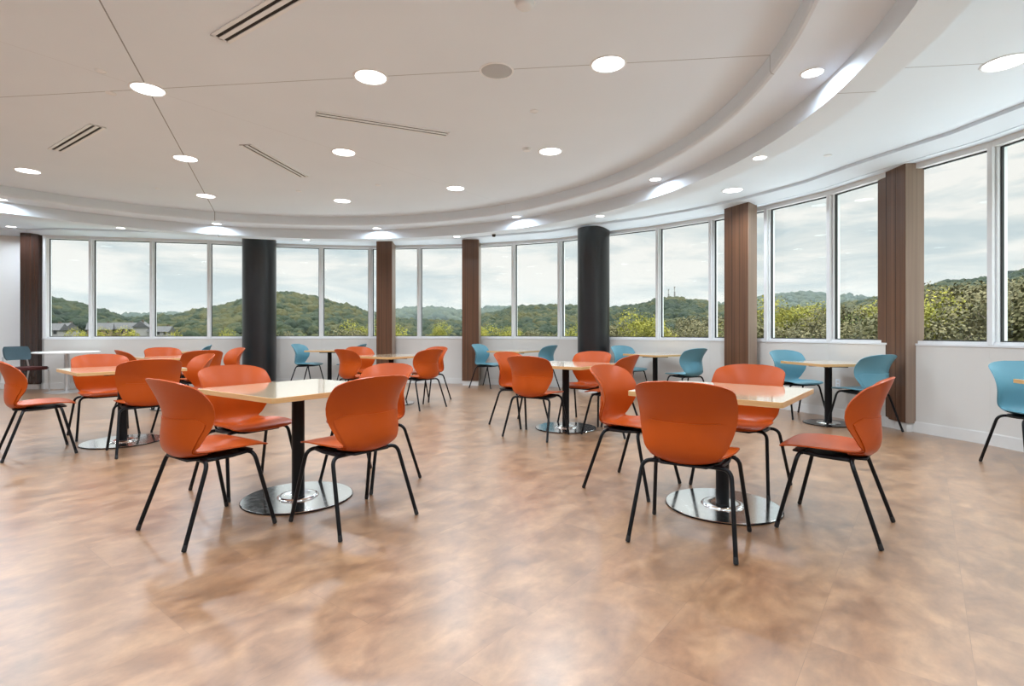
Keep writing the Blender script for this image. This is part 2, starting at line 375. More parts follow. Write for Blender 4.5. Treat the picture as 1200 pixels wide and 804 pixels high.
for i in range(nR): bm.faces.new((vs[i], vs[(i+1) % nR], vs[nR+(i+1) % nR], vs[nR+i]))
bmesh.ops.recalc_face_normals(bm, faces=bm.faces); struct('ceiling_slab', bm, M['wallw'])

# ------------------------------------------------------------ downlights
ORD = ['leftmost', 'second from left', 'third from left', 'fourth from left', 'fifth from left', 'sixth from left', 'seventh from left', 'eighth from left']
ld_cache = {}
def lamp_data(w, size, spread):
    k = (w, size, spread)
    if k not in ld_cache:
        l = bpy.data.lights.new('downlight', 'AREA'); l.shape = 'DISK'; l.size = size; l.energy = w; l.color = (.82, .94, 1.06); l.spread = spread; ld_cache[k] = l
    return ld_cache[k]
dl_mesh = {}
def downlight(loc, r, w, label, group, spread=math.radians(150)):
    root = empty('downlight', loc, 0, label, 'ceiling light', group)
    if r not in dl_mesh:
        bm = bmesh.new(); lathe(bm, [(r, 0), (r-.004, -.006), (r*.9, -.008), (r*.86, -.004), (r*.84, .012), (r*.9, .02), (r, .004)], 40)
        a = obj('trim_ring', bm, M['trim'], root, True, 40)
        bm = bmesh.new(); lathe(bm, [(0, -.003), (r*.86, -.003)], 40); b = obj('lens', bm, M['lens'], root)
        dl_mesh[r] = (a.data, b.data)
    else:
        for nme, me in zip(('trim_ring', 'lens'), dl_mesh[r]):
            o = bpy.data.objects.new(nme, me); COL.objects.link(o); o.parent = root
    lo = bpy.data.objects.new('lamp', lamp_data(w, r*1.6, spread)); COL.objects.link(lo); lo.parent = root; lo.location = (0, 0, -.013)
    return root
def scr(p): return 600+F*p.x/p.y if p.y > .2 else None
def light_ring(r, z, az0, n, size, w, what, group, spread=math.radians(150), skip=None):
    pts = []
    for k in range(n):
        a = math.radians(az0+360/n*k); p = HUB+Vector((math.cos(a)*r, math.sin(a)*r, 0)); p.z = z
        if r > R3 and r > rad(a)-.55: continue
        pts.append(p)
    vis = []
    for p in pts:
        s = scr(p); y = HZ-F*(z-CH)/p.y if p.y > .2 else -1
        if s is not None and -10 < s < 1210 and y > -10: vis.append((s, p))
    vis.sort(key=lambda q: q[0]); rest = [p for p in pts if all(p is not q for _, q in vis)]
    for i, (s, p) in enumerate(vis):
        downlight(p, size, w, '%s, %s' % (what, ORD[i]), group, spread)
    for p in rest: downlight(p, size, w, what+', behind the viewpoint', group, spread)
downlight((HUB.x, HUB.y, ZM), .145, LAMP, 'large round downlight at the hub where the ceiling seams cross', 'downlights in the upper ceiling')
light_ring(2.03, ZM, -6.3, 6, .145, LAMP, 'large round downlight near the ceiling hub', 'downlights in the upper ceiling')
light_ring(3.99, ZM, -6.3, 12, .145, LAMP, 'large round downlight towards the rim of the upper ceiling', 'downlights in the upper ceiling')
light_ring(5.53, ZR2, -6.3, 12, .085, LAMP*.30, 'small downlight washing the stepped ceiling cove', 'downlights in the ceiling cove', math.radians(170))
light_ring(5.84, ZL, 8.4, 12, .075, LAMP*.25, 'small downlight in the lowest ceiling band', 'small downlights in the ceiling band')
light_ring(6.87, ZO, -6.3, 12, .145, LAMP, 'large round downlight in the outer ceiling near the windows', 'downlights in the outer ceiling')
downlight((-9.45, 9.98, ZO), .085, LAMP*.4, 'small downlight at the far left end of the outer ceiling', 'small downlights in the ceiling band')

# ------------------------------------------------------------ ceiling fittings
def slot_vent(p0, p1, label):
    d = (p1-p0); l = d.length; az = math.atan2(d.y, d.x); root = empty('slot_diffuser', (p0+p1)/2, az, label, 'air vent', 'slot diffusers in the ceiling')
    bm = bmesh.new(); w = .062
    box(bm, (0, w-.004, -.004), (l, .028, .009)); box(bm, (0, -w+.004, -.004), (l, .028, .009)); box(bm, (0, 0, -.004), (l, .034, .009))
    box(bm, (l/2-.006, 0, -.004), (.012, 2*w+.018, .009)); box(bm, (-l/2+.006, 0, -.004), (.012, 2*w+.018, .009)); obj('frame', bm, M['trim'], root)
    for s in (1, -1):
        bm = bmesh.new(); box(bm, (0, s*.030, -.002), (l-.024, .027, .003)); obj('slot', bm, M['dark'], root)
slot_vent(px(258, 45, ZM), px(258, 45, ZM)+(px(345, -6, ZM)-px(258, 45, ZM)).normalized()*1.3, 'white ceiling slot diffuser with two black slots, nearest the viewer')
slot_vent(px(65, 176, ZM), px(115, 147, ZM), 'white ceiling slot diffuser with two black slots, leftmost')
slot_vent(px(287, 169, ZM), px(356, 207, ZM), 'narrow ceiling slot diffuser pointing away from the viewer')
slot_vent(px(370, 133, ZM), px(525, 157, ZM), 'long ceiling slot diffuser running sideways below the round speaker')
def disc_fit(name, p, r, h, m, label, cat, group=None, ringm=None):
    root = empty(name, p, 0, label, cat, group)
    bm = bmesh.new(); lathe(bm, [(0, -h), (r*.75, -h), (r*.95, -h*.6), (r, 0)], 32); obj('cover', bm, m, root, True, 50)
    bm = bmesh.new(); lathe(bm, [(r*1.0, -.001), (r*1.02, -.007), (r*1.12, -.005), (r*1.14, 0)], 32); obj('rim', bm, ringm or M['trim'], root, True, 50)
disc_fit('ceiling_speaker', px(582, 83, ZM), .125, .006, M['greysp'], 'round grey ceiling speaker grille between two downlights', 'speaker')
disc_fit('smoke_detector', px(617, 174, ZM), .05, .03, M['trim'], 'small white smoke detector on the ceiling below the speaker', 'smoke detector')
disc_fit('smoke_detector', px(615, 3, ZM), .06, .035, M['trim'], 'white ceiling detector at the top edge of the photo', 'smoke detector')
dcp = px(584, 276, ZL); dcp = HUB+(dcp-HUB).normalized()*0+((Vector((dcp.x, dcp.y, 0))-HUB).normalized()*5.92)+Vector((0, 0, ZL))
disc_fit('dome_camera', dcp, .035, .05, M['blackp'], 'small black dome camera under the ceiling band', 'camera')
for (x, y, z), lab in zip([(118, 83, ZM), (130, 109, ZM), (626, 130, ZM), (350, 224, ZM), (443, 217, ZM), (970, 182, ZO), (724, 256, ZO), (53, 271, ZL), (185, 221, ZM)],
        ['white concealed sprinkler cap left of the hub downlight, upper', 'white concealed sprinkler cap left of the hub downlight, lower', 'small white sprinkler cap right of the round speaker', 'small white sprinkler cap below the narrow slot diffuser',
         'small white sprinkler cap in the middle of the upper ceiling rim', 'small white sprinkler cap in the outer ceiling at right', 'small white sprinkler cap in the outer ceiling above the black column', 'small white sprinkler cap above the left corner', 'faint white sprinkler cap near the left rim downlight']):
    disc_fit('sprinkler_cap', Vector((-8.9, 9.8, ZO)) if x == 53 else px(x, y, z), .036, .008, M['trim'], lab, 'sprinkler', 'sprinkler caps in the ceiling')

# ------------------------------------------------------------ columns
def wood_column(c, az, w, dep, label, dark=False):
    """box column; local x along the wall, local -y into the room"""
    root = empty('wood_column', (c.x, c.y, 0), az, label, 'column', 'wood panelled columns along the windows')
    top = ZS+.03; bm = bmesh.new(); box(bm, (0, 0, (.10+top)/2), (w, dep, top-.10), 0, .004)
    n = 5                                                    # shadow gaps between the boards
    obj('panel', bm, M['colwood'], root)
    bm = bmesh.new(); box(bm, (0, .012, .05), (w-.02, dep-.024, .10)); obj('plinth', bm, M['base'], root)
    for k in range(1, 3):
        bm = bmesh.new(); box(bm, (-w/2+w*k/3, -dep/2-.0006, (.10+top)/2), (.004, .002, top-.104)); obj('joint', bm, M['dark'], root)
    bm = bmesh.new(); box(bm, (w/2+.003, .0, (.10+top)/2), (.006, dep-.01, top-.10)); obj('side_panel', bm, M['col_lit_side'], root)
    return root
def col_at(i_wall, xl, xr, dfront, dep, w, label, az):
    c = Vector(((xl+xr)/2/F*dfront-600/F*dfront, dfront, 0))
    return wood_column(c, az, w, dep, label)
# right columns: long face towards the room
def rc(corner, az, w, dep, label):
    """corner = near inner vertical corner; az = direction the face runs away along the wall"""
    d = Vector((math.cos(az), math.sin(az), 0)); n = Vector((-d.y, d.x, 0))
    if n.dot(corner-HUB) < 0: n = -n
    c = corner+d*w/2+n*dep/2
    # local +x must point to the near side (-d)
    return wood_column(c, math.atan2(-d.y, -d.x), w, dep, label)
rc(Vector((4.42, 5.95, 0)), math.radians(88), .47, .21, 'brown wood panelled square column nearest at right beside a teal chair')
rc(Vector((3.50, 7.85, 0)), math.radians(116), .44, .19, 'brown wood panelled column behind the orange chair at right')
wood_column(Vector((-.86, 11.22, 0)), math.radians(-4), .35, .34, 'brown wood panelled column left of the centre behind a teal chair')
wood_column(Vector((-2.72, 11.42, 0)), math.radians(0), .33, .34, 'lighter brown wood panelled column behind the centre-left tables')
cc = wood_column(Vector((-9.42, 10.42, 0)), math.radians(5), .33, .22, 'dark brown glossy column in the far left corner')
for ch in cc.children:
    if ch.name.startswith('panel') or ch.name.startswith('side'): ch.data.materials[0] = M['coldark']
def round_column(xc, d, r, label):
    root = empty('round_column', ((xc-600)/F*d, d, 0), 0, label, 'column', 'black round columns')
    bm = bmesh.new(); lathe(bm, [(r, .10), (r, ZS+.05)], 64); obj('shaft', bm, M['colblack'], root, True)
    bm = bmesh.new(); lathe(bm, [(r-.015, 0), (r-.015, .10)], 64); obj('plinth', bm, M['base'], root, True)
round_column(304, 11.05, .325, 'glossy black round column at left in front of the windows')
round_column(695.5, 10.0, .30, 'glossy black round column right of centre in front of the windows')
# wall power outlets
def outlet(p, az, label):
    root = empty('power_outlet', p, az, label, 'power outlet', 'wall outlets')
    bm = bmesh.new(); box(bm, (0, -.004, 0), (.07, .008, .115), 0, .002); obj('cover_plate', bm, M['trim'], root)
    for z in (.022, -.022):
        bm = bmesh.new(); box(bm, (0, -.009, z), (.034, .003, .028)); obj('socket', bm, M['base'], root)
def on_wall(i, frac, z):
    a, b = VIS[i], VIS[i+1]; d = (b-a).normalized(); n = outn(a, b); p = a+(b-a)*frac; return Vector((p.x, p.y, z)), math.atan2(n.y, n.x)-math.pi/2
p, a = on_wall(15, .18, .45); outlet(p, a, 'white power outlet on the low wall behind the right window table')

# ------------------------------------------------------------ chair
def shell_rows():
    # (y, z, half width, wrap) ; y forward, from the seat's front lip over the seat, up the back
    key = [(.238, .446, .205, -.006), (.222, .462, .215, -.004), (.17, .470, .226, .004), (.10, .466, .230, .014), (.02, .456, .228, .026), (-.06, .446, .215, .040),
           (-.13, .438, .192, .056), (-.185, .442, .180, .066), (-.222, .462, .192, .078), (-.240, .50, .208, .098), (-.244, .55, .222, .116), (-.242, .60, .237, .128),
           (-.240, .65, .250, .132), (-.250, .70, .257, .122), (-.272, .76, .257, .098), (-.298, .82, .252, .070), (-.320, .875, .242, .046)]
    rows = []
    key = [(y+.032+max(0, z-.65)*.05, z, w, e) for y, z, w, e in key]
    P = [Vector((k[0], k[1], 0)) for k in key]
    sm = catmull(P, 4); hw = catmull([Vector((k[2], k[3], 0)) for k in key], 4)
    L = [0]
    for a, b in zip(sm, sm[1:]): L.append(L[-1]+(b-a).length)
    T = L[-1]
    def at(s):
        for i in range(len(L)-1):
            if L[i+1] >= s: break
        t = (s-L[i])/(L[i+1]-L[i]) if L[i+1] > L[i] else 0
        return sm[i].lerp(sm[i+1], t), hw[i].lerp(hw[i+1], t)
    ss = []
    e0, e1 = .075, .11
    for k in range(8): ss.append(e0*(1-math.cos(math.pi/2*k/8)))
    m = 30
    for k in range(m+1): ss.append(e0+(T-e0-e1)*k/m)
    for k in range(1, 9): ss.append(T-e1+e1*math.sin(math.pi/2*k/8))
    for s in ss:
        p, h = at(min(s, T-1e-6)); f = 1
        if s < e0: q = min(1-s/e0, .985); f = (1-q**3.2)**(1/3.2)
        if s > T-e1: q = min((s-(T-e1))/e1, .985); f = (1-q**2.6)**(1/2.6)
        rows.append((p.x, p.y, max(h.x*f, .03), h.y, s))
    return rows
NU = 20
def shell_grid():
    rows = shell_rows(); G = []
    for i, (y, z, h, wr, s) in enumerate(rows):
        a = rows[max(i-1, 0)]; b = rows[min(i+1, len(rows)-1)]
        t = Vector((0, b[0]-a[0], b[1]-a[1])).normalized(); n = Vector((0, -t.z, t.y))      # on the seat n points up, on the back forward
        if n.z < 0 and abs(n.z) > abs(n.y): n = -n
        if abs(n.y) >= abs(n.z) and n.y < 0: n = -n
        H0 = max(r[2] for r in rows[max(0, i-6):i+7])
        r_ = []
        for k in range(NU+1):
            u = -1+2*k/NU; x = u*h
            r_.append(Vector((x, y, z))+n*(wr*(abs(x)/H0)**2.2))
        G.append(r_)
    return rows, G
ROWS, GRID = shell_grid()
def grid_normals(G):
    R, Cn = len(G), len(G[0]); out = []
    for i in range(R):
        r = []
        for k in range(Cn):
            du = G[i][min(k+1, Cn-1)]-G[i][max(k-1, 0)]; dv = G[min(i+1, R-1)][k]-G[max(i-1, 0)][k]
            r.append(du.cross(dv).normalized())
        out.append(r)
    return out
GN = grid_normals(GRID)
if GN[20][NU//2].z > 0: GN = [[-v for v in r] for r in GN]     # make normals point down / backwards (outer side)
def shell_piece(i0, i1, t0, t1, k0=0, k1=NU, inset=None):
    bm = bmesh.new(); A = []; B = []
    for i in range(i0, i1+1):
        A.append([bm.verts.new(GRID[i][k]+GN[i][k]*t0) for k in range(k0, k1+1)])
        B.append([bm.verts.new(GRID[i][k]+GN[i][k]*t1) for k in range(k0, k1+1)])
    n, c = len(A), len(A[0])
    for i in range(n-1):
        for k in range(c-1):
            bm.faces.new((A[i][k], A[i][k+1], A[i+1][k+1], A[i+1][k])); bm.faces.new((B[i][k], B[i+1][k], B[i+1][k+1], B[i][k+1]))
    for i in range(n-1):
        for k in (0, c-1): bm.faces.new((A[i][k], A[i+1][k], B[i+1][k], B[i][k]))
    for k in range(c-1):
        for i in (0, n-1): bm.faces.new((A[i][k], A[i][k+1], B[i][k+1], B[i][k]))
    bmesh.ops.recalc_face_normals(bm, faces=bm.faces); return bm
JI = min(range(len(ROWS)), key=lambda i: abs(ROWS[i][0]+.168)+abs(ROWS[i][1]-.447)*3)
PI_ = min(range(JI, len(ROWS)), key=lambda i: abs(ROWS[i][1]-.655))
def make_chair(m):
    root = empty('cafe_chair', (0, 0, 0))
    obj('seat', shell_piece(0, JI, -.004, .004), m, root, True, 50)
    obj('backrest', shell_piece(JI, len(ROWS)-1, -.004, .004), m, root, True, 50)
    # outer lumbar panel, rounded at its top corners
    bm = bmesh.new(); rows_ = []
    def pt(i, u, t):
        k = (u+1)/2*NU; k0 = min(int(k), NU-1); f = k-k0
        return GRID[i][k0].lerp(GRID[i][k0+1], f)+GN[i][k0].lerp(GN[i][k0+1], f)*t
    for i in range(JI-4, PI_+1):
        q = max(0, (ROWS[i][4]-ROWS[PI_][4]+.035)/.035); um = .90*(1-.20*q**2.5)
        rows_.append([[bm.verts.new(pt(i, -um+2*um*k/16, t)) for k in range(17)] for t in (.002, .0105)])
    for a, b in zip(rows_, rows_[1:]):
        for k in range(16):
            bm.faces.new((a[1][k], a[1][k+1], b[1][k+1], b[1][k]))
        for k in (0, 16): bm.faces.new((a[0][k], a[1][k], b[1][k], b[0][k]))
    for r in (rows_[0], rows_[-1]):
        for k in range(16): bm.faces.new((r[0][k], r[0][k+1], r[1][k+1], r[1][k]))
    bmesh.ops.recalc_face_normals(bm, faces=bm.faces)
    obj('lumbar_panel', bm, m, root, True, 50)
    # black carrier under the seat
    bm = bmesh.new()
    pts = [(.13, .2), (.165, .12), (.165, -.06), (.12, -.17), (-.12, -.17), (-.165, -.06), (-.165, .12), (-.13, .2)]
    prism(bm, pts, .424, .436); bmesh.ops.bevel(bm, geom=bm.edges[:], offset=.004, segments=1, affect='EDGES')
    for s in (1, -1):
        tube(bm, [(s*.185, .135, .438), (s*.19, .04, .430), (s*.17, -.10, .424)], .0105, 10)
    tube(bm, [(-.2, .135, .436), (.2, .135, .436)], .0105, 10); tube(bm, [(-.19, -.10, .424), (.19, -.10, .424)], .0105, 10)
    obj('seat_frame', bm, M['blackm'], root, True, 40)
    for sx in (1, -1):
        for sy in (1, -1):
            ty = .135 if sy > 0 else -.10; tz = .436 if sy > 0 else .424
            foot = Vector((sx*.27, sy*.25, .006)); top = Vector((sx*.228, ty+sy*.012, tz))
            bm = bmesh.new(); tube(bm, bend([(sx*.10, ty, tz), top, foot], .05, 6), .0115, 12)
            lg = obj('leg', bm, M['blackm'], root, True, 40)
            dr = (foot-top).normalized(); bm = bmesh.new(); tube(bm, [foot-dr*.03, foot-dr*.004, foot+dr*.003], [.012, .0128, .011], 12)
            for v in bm.verts: v.co.z = max(v.co.z, 0.0)
            obj('foot_glide', bm, M['blackp'], lg, True, 40)
    return root
proto = {'orange': make_chair(M['orange']), 'teal': make_chair(M['teal'])}
used = set(); index_kids()
def chair(x, y, az, col, label, group):
    p = proto[col]
    o = p if col not in used else copy_tree(p)
    used.add(col); o.location = (x, y, 0); o.rotation_euler = (0, 0, math.radians(az)-math.pi/2)
    tag(o, label, 'chair', group); return o
G1 = 'orange cafe chairs at the square tables'; G2 = 'teal cafe chairs at the window tables'
chair(-1.76, 3.06, 56, 'orange', 'orange shell chair at the nearest left table, seen from behind at its left front corner', G1)
chair(-1.93, 3.85, -33, 'orange', 'orange shell chair facing forward behind the left end of the nearest left table', G1)
chair(-.95, 3.20, 142, 'orange', 'orange shell chair at the nearest left table, right front, back to the viewer', G1)
chair(-1.07, 4.01, -122, 'orange', 'orange shell chair at the nearest left table, mostly hidden behind another orange chair back', G1)
chair(.98, 2.91, 59, 'orange', 'orange shell chair with its back square to the viewer, front of the nearest right table', G1)
chair(.88, 3.87, -39, 'orange', 'orange shell chair at the left end of the nearest right table', G1)
chair(1.68, 3.89, -133, 'orange', 'orange shell chair facing forward behind the nearest right table', G1)
chair(1.89, 3.09, 139, 'orange', 'orange shell chair seen from the side at the right end of the nearest right table', G1)
chair(.26, 5.73, 58, 'orange', 'orange shell chair with back to the viewer at the middle table', G1)
chair(.09, 6.46, -41, 'orange', 'orange shell chair partly hidden at the left of the middle table', G1)
chair(.93, 6.60, -124, 'orange', 'orange shell chair behind the middle table in front of the black column', G1)
chair(1.12, 5.90, 147, 'orange', 'orange shell chair right of the middle table, overlapped by a nearer chair back', G1)
chair(-2.32, 7.87, 52, 'orange', 'orange shell chair with back to the viewer, left of the far centre table', G1)
chair(-2.41, 8.72, -38, 'orange', 'orange shell chair facing the viewer behind the far centre table', G1)
chair(-1.34, 7.84, 143, 'orange', 'orange shell chair with back to the viewer at the right of the far centre table', G1)
chair(-1.38, 8.74, -128, 'orange', 'orange shell chair just behind the right chair of the far centre table', G1)
chair(-4.40, 4.90, 47, 'orange', 'orange shell chair cut off by the left edge of the photo', G1)
chair(-4.46, 5.78, -42, 'orange', 'orange shell chair facing forward behind the left middle table', G1)
chair(-3.48, 5.04, 135, 'orange', 'orange shell chair with back to the viewer at the left middle table', G1)
chair(-3.65, 5.90, -132, 'orange', 'orange shell chair at the right of the left middle table, tilted bright inner edge', G1)
chair(-5.24, 7.45, 50, 'orange', 'dark-sided orange chair at the left of the far left orange-chair table', G1)
chair(-5.44, 8.33, -40, 'orange', 'orange shell chair facing forward behind the far left wood table', G1)
chair(-4.37, 7.38, 138, 'orange', 'orange shell chair with back to the viewer, right of the far left wood table', G1)
chair(-4.47, 8.20, -132, 'orange', 'orange shell chair beside the left black column with a pale inner side', G1)
chair(3.78, 7.05, -76, 'teal', 'teal shell chair facing right at the left of the right window table', G2)
chair(4.05, 6.09, 107, 'teal', 'teal shell chair beside the nearest wood column, back to the viewer', G2)
chair(4.30, 4.31, -98, 'teal', 'teal shell chair cut off by the right edge of the photo', G2)
chair(2.08, 9.42, -59, 'teal', 'teal shell chair beside the right black column, facing right', G2)
chair(2.73, 8.29, 121, 'teal', 'teal shell chair seen side-on from behind, right of the window table past the black column', G2)
chair(-.51, 10.72, -28, 'teal', 'teal shell chair in front of the centre wood column', G2)
chair(.56, 10.03, 145, 'teal', 'teal shell chair mostly hidden behind the middle table chairs', G2)
chair(-4.20, 10.85, -8, 'teal', 'teal shell chair facing right beside the left black column', G2)
chair(-3.28, 10.85, 178, 'teal', 'teal shell chair whose tip shows behind the far centre orange chair', G2)
chair(-6.02, 10.05, 205, 'teal', 'teal shell chair whose tip shows behind the far left orange chairs', G2)

# ------------------------------------------------------------ tables
def rrect(s, r, n=5):
    out = []
    for cx, cy, a0 in ((s-r, s-r, 0), (-s+r, s-r, 90), (-s+r, -s+r, 180), (s-r, -s+r, 270)):
        for k in range(n+1):
            a = math.radians(a0+90*k/n); out.append((cx+r*math.cos(a), cy+r*math.sin(a)))
    return out
def make_table(size, rb, basem, name='cafe_table'):
    root = empty(name, (0, 0, 0)); s = size/2
    bm = bmesh.new(); prism(bm, rrect(s-.002, .02), .722, .753); obj('tabletop', bm, M['top'], root)
    bm = bmesh.new(); o1 = rrect(s, .02); o0 = rrect(s-.002, .02); n = len(o1); R = [[bm.verts.new((x, y, z)) for x, y in q] for q, z in ((o0, .7215), (o1, .7225), (o1, .7518), (o0, .7531))]
    for a, b in zip(R, R[1:]):
        for i in range(n): bm.faces.new((a[i], a[(i+1) % n], b[(i+1) % n], b[i]))
    bmesh.ops.recalc_face_normals(bm, faces=bm.faces); obj('edge_band', bm, M['edge'], root)
    bm = bmesh.new(); lathe(bm, [(0, .018), (.041, .018), (.041, .70), (0, .70)], 32); obj('pedestal', bm, M['blackm'], root, True, 40)
    bm = bmesh.new()
    for a in (0, math.pi/2): box(bm, (0, 0, .708), (s*1.1, .05, .026), a+math.pi/4, .004)
    box(bm, (0, 0, .70), (.16, .16, .012)); obj('top_bracket', bm, M['blackm'], root)
    bm = bmesh.new(); lathe(bm, [(0, .012), (rb-.004, .011), (rb, .008), (rb, .002), (rb-.004, 0), (0, 0)], 72); bs = obj('base_plate', bm, basem, root, True, 30)
    bm = bmesh.new(); lathe(bm, [(rb-.0005, .0095), (rb+.0012, .008), (rb+.0012, .001), (rb-.003, 0)], 72); obj('edge_strip', bm, M['blackm'], bs, True)
    bm = bmesh.new(); lathe(bm, [(.042, .016), (.07, .017), (.105, .024), (.125, .022), (.133, .013), (.133, .011)], 48); obj('flange_ring', bm, M['steel'], root, True, 60)
    return root
tp = {'sq': make_table(.90, .355, M['steel']), 'win': make_table(.76, .275, M['steeldark'])}
tu = set(); index_kids()
def table(kind, x, y, az, label, group):
    o = tp[kind] if kind not in tu else copy_tree(tp[kind])
    tu.add(kind); o.location = (x, y, 0); o.rotation_euler = (0, 0, math.radians(az)); tag(o, label, 'table', group)
GT = 'square wood cafe tables'; GW = 'small square wood tables along the windows'
table('sq', -1.455, 3.60, 55, 'square light wood table with round steel base, nearest at left', GT)
table('sq', 1.365, 3.43, 51, 'square light wood table with round steel base, nearest at right', GT)
table('sq', .63, 6.20, 53, 'square light wood table in the middle of the room with a round steel base', GT)
table('sq', -1.90, 8.32, 53, 'square light wood table among orange chairs, far centre', GT)
table('sq', -3.99, 5.42, 50, 'square light wood table at the left between orange chairs', GT)
table('sq', -4.97, 7.88, 50, 'square light wood table, far left with orange chairs around it', GT)
table('win', 3.88, 6.49, 8, 'small wood window table with dark base by the nearest wood column', GW)
table('win', 4.31, 3.79, -8, 'wood window table whose corner shows at the right edge', GW)
table('win', 2.40, 8.87, 31, 'small wood window table right of the right black column', GW)
table('win', .03, 10.40, 55, 'small wood window table behind the middle table chairs', GW)
table('win', -3.74, 10.85, 0, 'small wood window table right of the left black column', GW)
table('win', -6.35, 10.2, 28, 'small pale window table behind the far left orange chairs', GW)

# white round table and guest chair in the far left corner
rt = empty('round_table', (-8.33, 9.90, 0), 0, 'white round table with a silver post in the far left corner', 'table')
bm = bmesh.new(); lathe(bm, [(0, .725), (.47, .725), (.50, .732), (.50, .748), (.492, .753), (0, .753)], 64); obj('tabletop', bm, M['white_top'], rt, True, 30)
bm = bmesh.new(); lathe(bm, [(.04, .015), (.04, .725)], 32); obj('pedestal', bm, M['silver'], rt, True)
bm = bmesh.new(); lathe(bm, [(0, .03), (.06, .025), (.30, .012), (.33, .004), (.33, 0), (0, 0)], 48); obj('base_plate', bm, M['silver'], rt, True, 30)
gc = empty('guest_chair', (-9.02, 9.82, 0), math.radians(-10)-math.pi/2, 'slate-backed guest chair with maroon seat and silver frame, in the far left corner', 'chair')
bm = bmesh.new()
rows = []
for i in range(9):
    v = i/8; z = .60+.25*v; y = -.24-.06*v; h = .225*(1-.16*abs(2*v-1)**3)
    rows.append([[bm.verts.new((h*u/6, y+o+.05*(u/6)**2, z)) for u in range(-6, 7)] for o in (0, .035)])
for a, b in zip(rows, rows[1:]):
    for k in range(12):
        for q in (0, 1): bm.faces.new((a[q][k], a[q][k+1], b[q][k+1], b[q][k]))
    for k in (0, 12): bm.faces.new((a[0][k], a[1][k], b[1][k], b[0][k]))
for r in (rows[0], rows[-1]):
    for k in range(12): bm.faces.new((r[0][k], r[0][k+1], r[1][k+1], r[1][k]))
bmesh.ops.recalc_face_normals(bm, faces=bm.faces); obj('backrest', bm, M['blueg'], gc, True, 50)
bm = bmesh.new(); pr = rrect(.235, .06); prism(bm, [(x, y*1.0+.02) for x, y in pr], .415, .475); bmesh.ops.bevel(bm, geom=bm.edges[:], offset=.018, segments=3, affect='EDGES'); obj('seat', bm, M['maroon'], gc, True, 40)
for s in (1, -1):
    bm = bmesh.new(); tube(bm, bend([(s*.245, .22, 0), (s*.245, .20, .43), (s*.245, -.24, .43)], .06), .013, 12); obj('front_leg', bm, M['silver'], gc, True, 40)
    bm = bmesh.new(); tube(bm, bend([(s*.24, -.32, 0), (s*.235, -.24, .43), (s*.20, -.255, .66)], .05), .013, 12); obj('rear_leg', bm, M['silver'], gc, True, 40)

# ------------------------------------------------------------ outside: hills, forest, trees, houses
def pol(x, r, z=0):
    a = math.atan2(F, x-600); return Vector((r*math.cos(a), r*math.sin(a), z))
SKYL = [(-900, 335), (-400, 340), (-60, 343), (57, 350), (90, 357), (120, 365), (150, 374), (200, 371), (245, 362), (300, 350), (335, 344), (365, 349), (400, 358), (432, 367), (460, 375), (541, 377), (575, 368), (610, 360), (655, 359),
        (715, 362), (745, 359), (784, 350), (815, 353), (850, 360), (885, 366), (910, 362), (965, 362), (1000, 356), (1031, 350), (1077, 340), (1110, 332), (1151, 330), (1200, 320), (1500, 300), (2500, 270)]
FARL = [(-900, 350), (100, 372), (300, 365), (440, 371), (470, 363), (500, 361), (541, 365), (590, 361), (640, 366), (700, 368), (860, 358), (902, 348), (935, 345), (980, 347), (1040, 352), (1200, 350), (2500, 330)]
def interp(T, x):
    if x <= T[0][0]: return T[0][1]
    for (a, b), (c, d) in zip(T, T[1:]):
        if x <= c: t = (x-a)/(c-a); t = t*t*(3-2*t); return b+(d-b)*t
    return T[-1][1]
def crest_z(T, x, r):
    c = F/math.hypot(F, x-600); return CH+(HZ-interp(T, x))/F*r*c
def leafmat(name, stops, sc=.05, rough_bump=0):
    m = bpy.data.materials.new(name); m.use_nodes = True; t = m.node_tree; b = t.nodes['Principled BSDF']; b.inputs['Roughness'].default_value = .85; b.inputs['Specular IOR Level'].default_value = .15
    ge = N(t, 'ShaderNodeNewGeometry'); co = N(t, 'ShaderNodeTexCoord'); n = N(t, 'ShaderNodeTexNoise'); n.inputs['Scale'].default_value = sc; n.inputs['Detail'].default_value = 6
    n2 = N(t, 'ShaderNodeTexNoise'); n2.inputs['Scale'].default_value = sc*22; n2.inputs['Detail'].default_value = 4
    ad = N(t, 'ShaderNodeMath', operation='MULTIPLY_ADD'); ad.inputs[1].default_value = .30; 
    ad2 = N(t, 'ShaderNodeMath', operation='MULTIPLY_ADD'); ad2.inputs[1].default_value = .45; ad2.inputs[2].default_value = -.22
    r = ramp(t, stops); K = t.links.new
    K(co.outputs['Object'], n.inputs['Vector']); K(co.outputs['Object'], n2.inputs['Vector'])
    K(n2.outputs['Fac'], ad2.inputs[0]); K(ge.outputs['Random Per Island'], ad.inputs[0]); K(ad2.outputs[0], ad.inputs[2])
    s = N(t, 'ShaderNodeMath', operation='ADD'); K(n.outputs['Fac'], s.inputs[0]); K(ad.outputs[0], s.inputs[1])
    K(s.outputs[0], r.inputs[0]); K(r.outputs[0], b.inputs['Base Color'])
    if rough_bump:
        n3 = N(t, 'ShaderNodeTexNoise'); n3.inputs['Scale'].default_value = rough_bump; n3.inputs['Detail'].default_value = 5; bp = N(t, 'ShaderNodeBump'); bp.inputs['Strength'].default_value = 1; bp.inputs['Distance'].default_value = 1.2
        K(co.outputs['Object'], n3.inputs['Vector']); K(n3.outputs['Fac'], bp.inputs['Height']); K(bp.outputs[0], b.inputs['Normal'])
    return m
M['forest'] = leafmat('forest_canopy', [(.36, (.006, .014, .010)), (.52, (.014, .026, .015)), (.66, (.026, .038, .018)), (.82, (.060, .058, .02))], .012, .9)
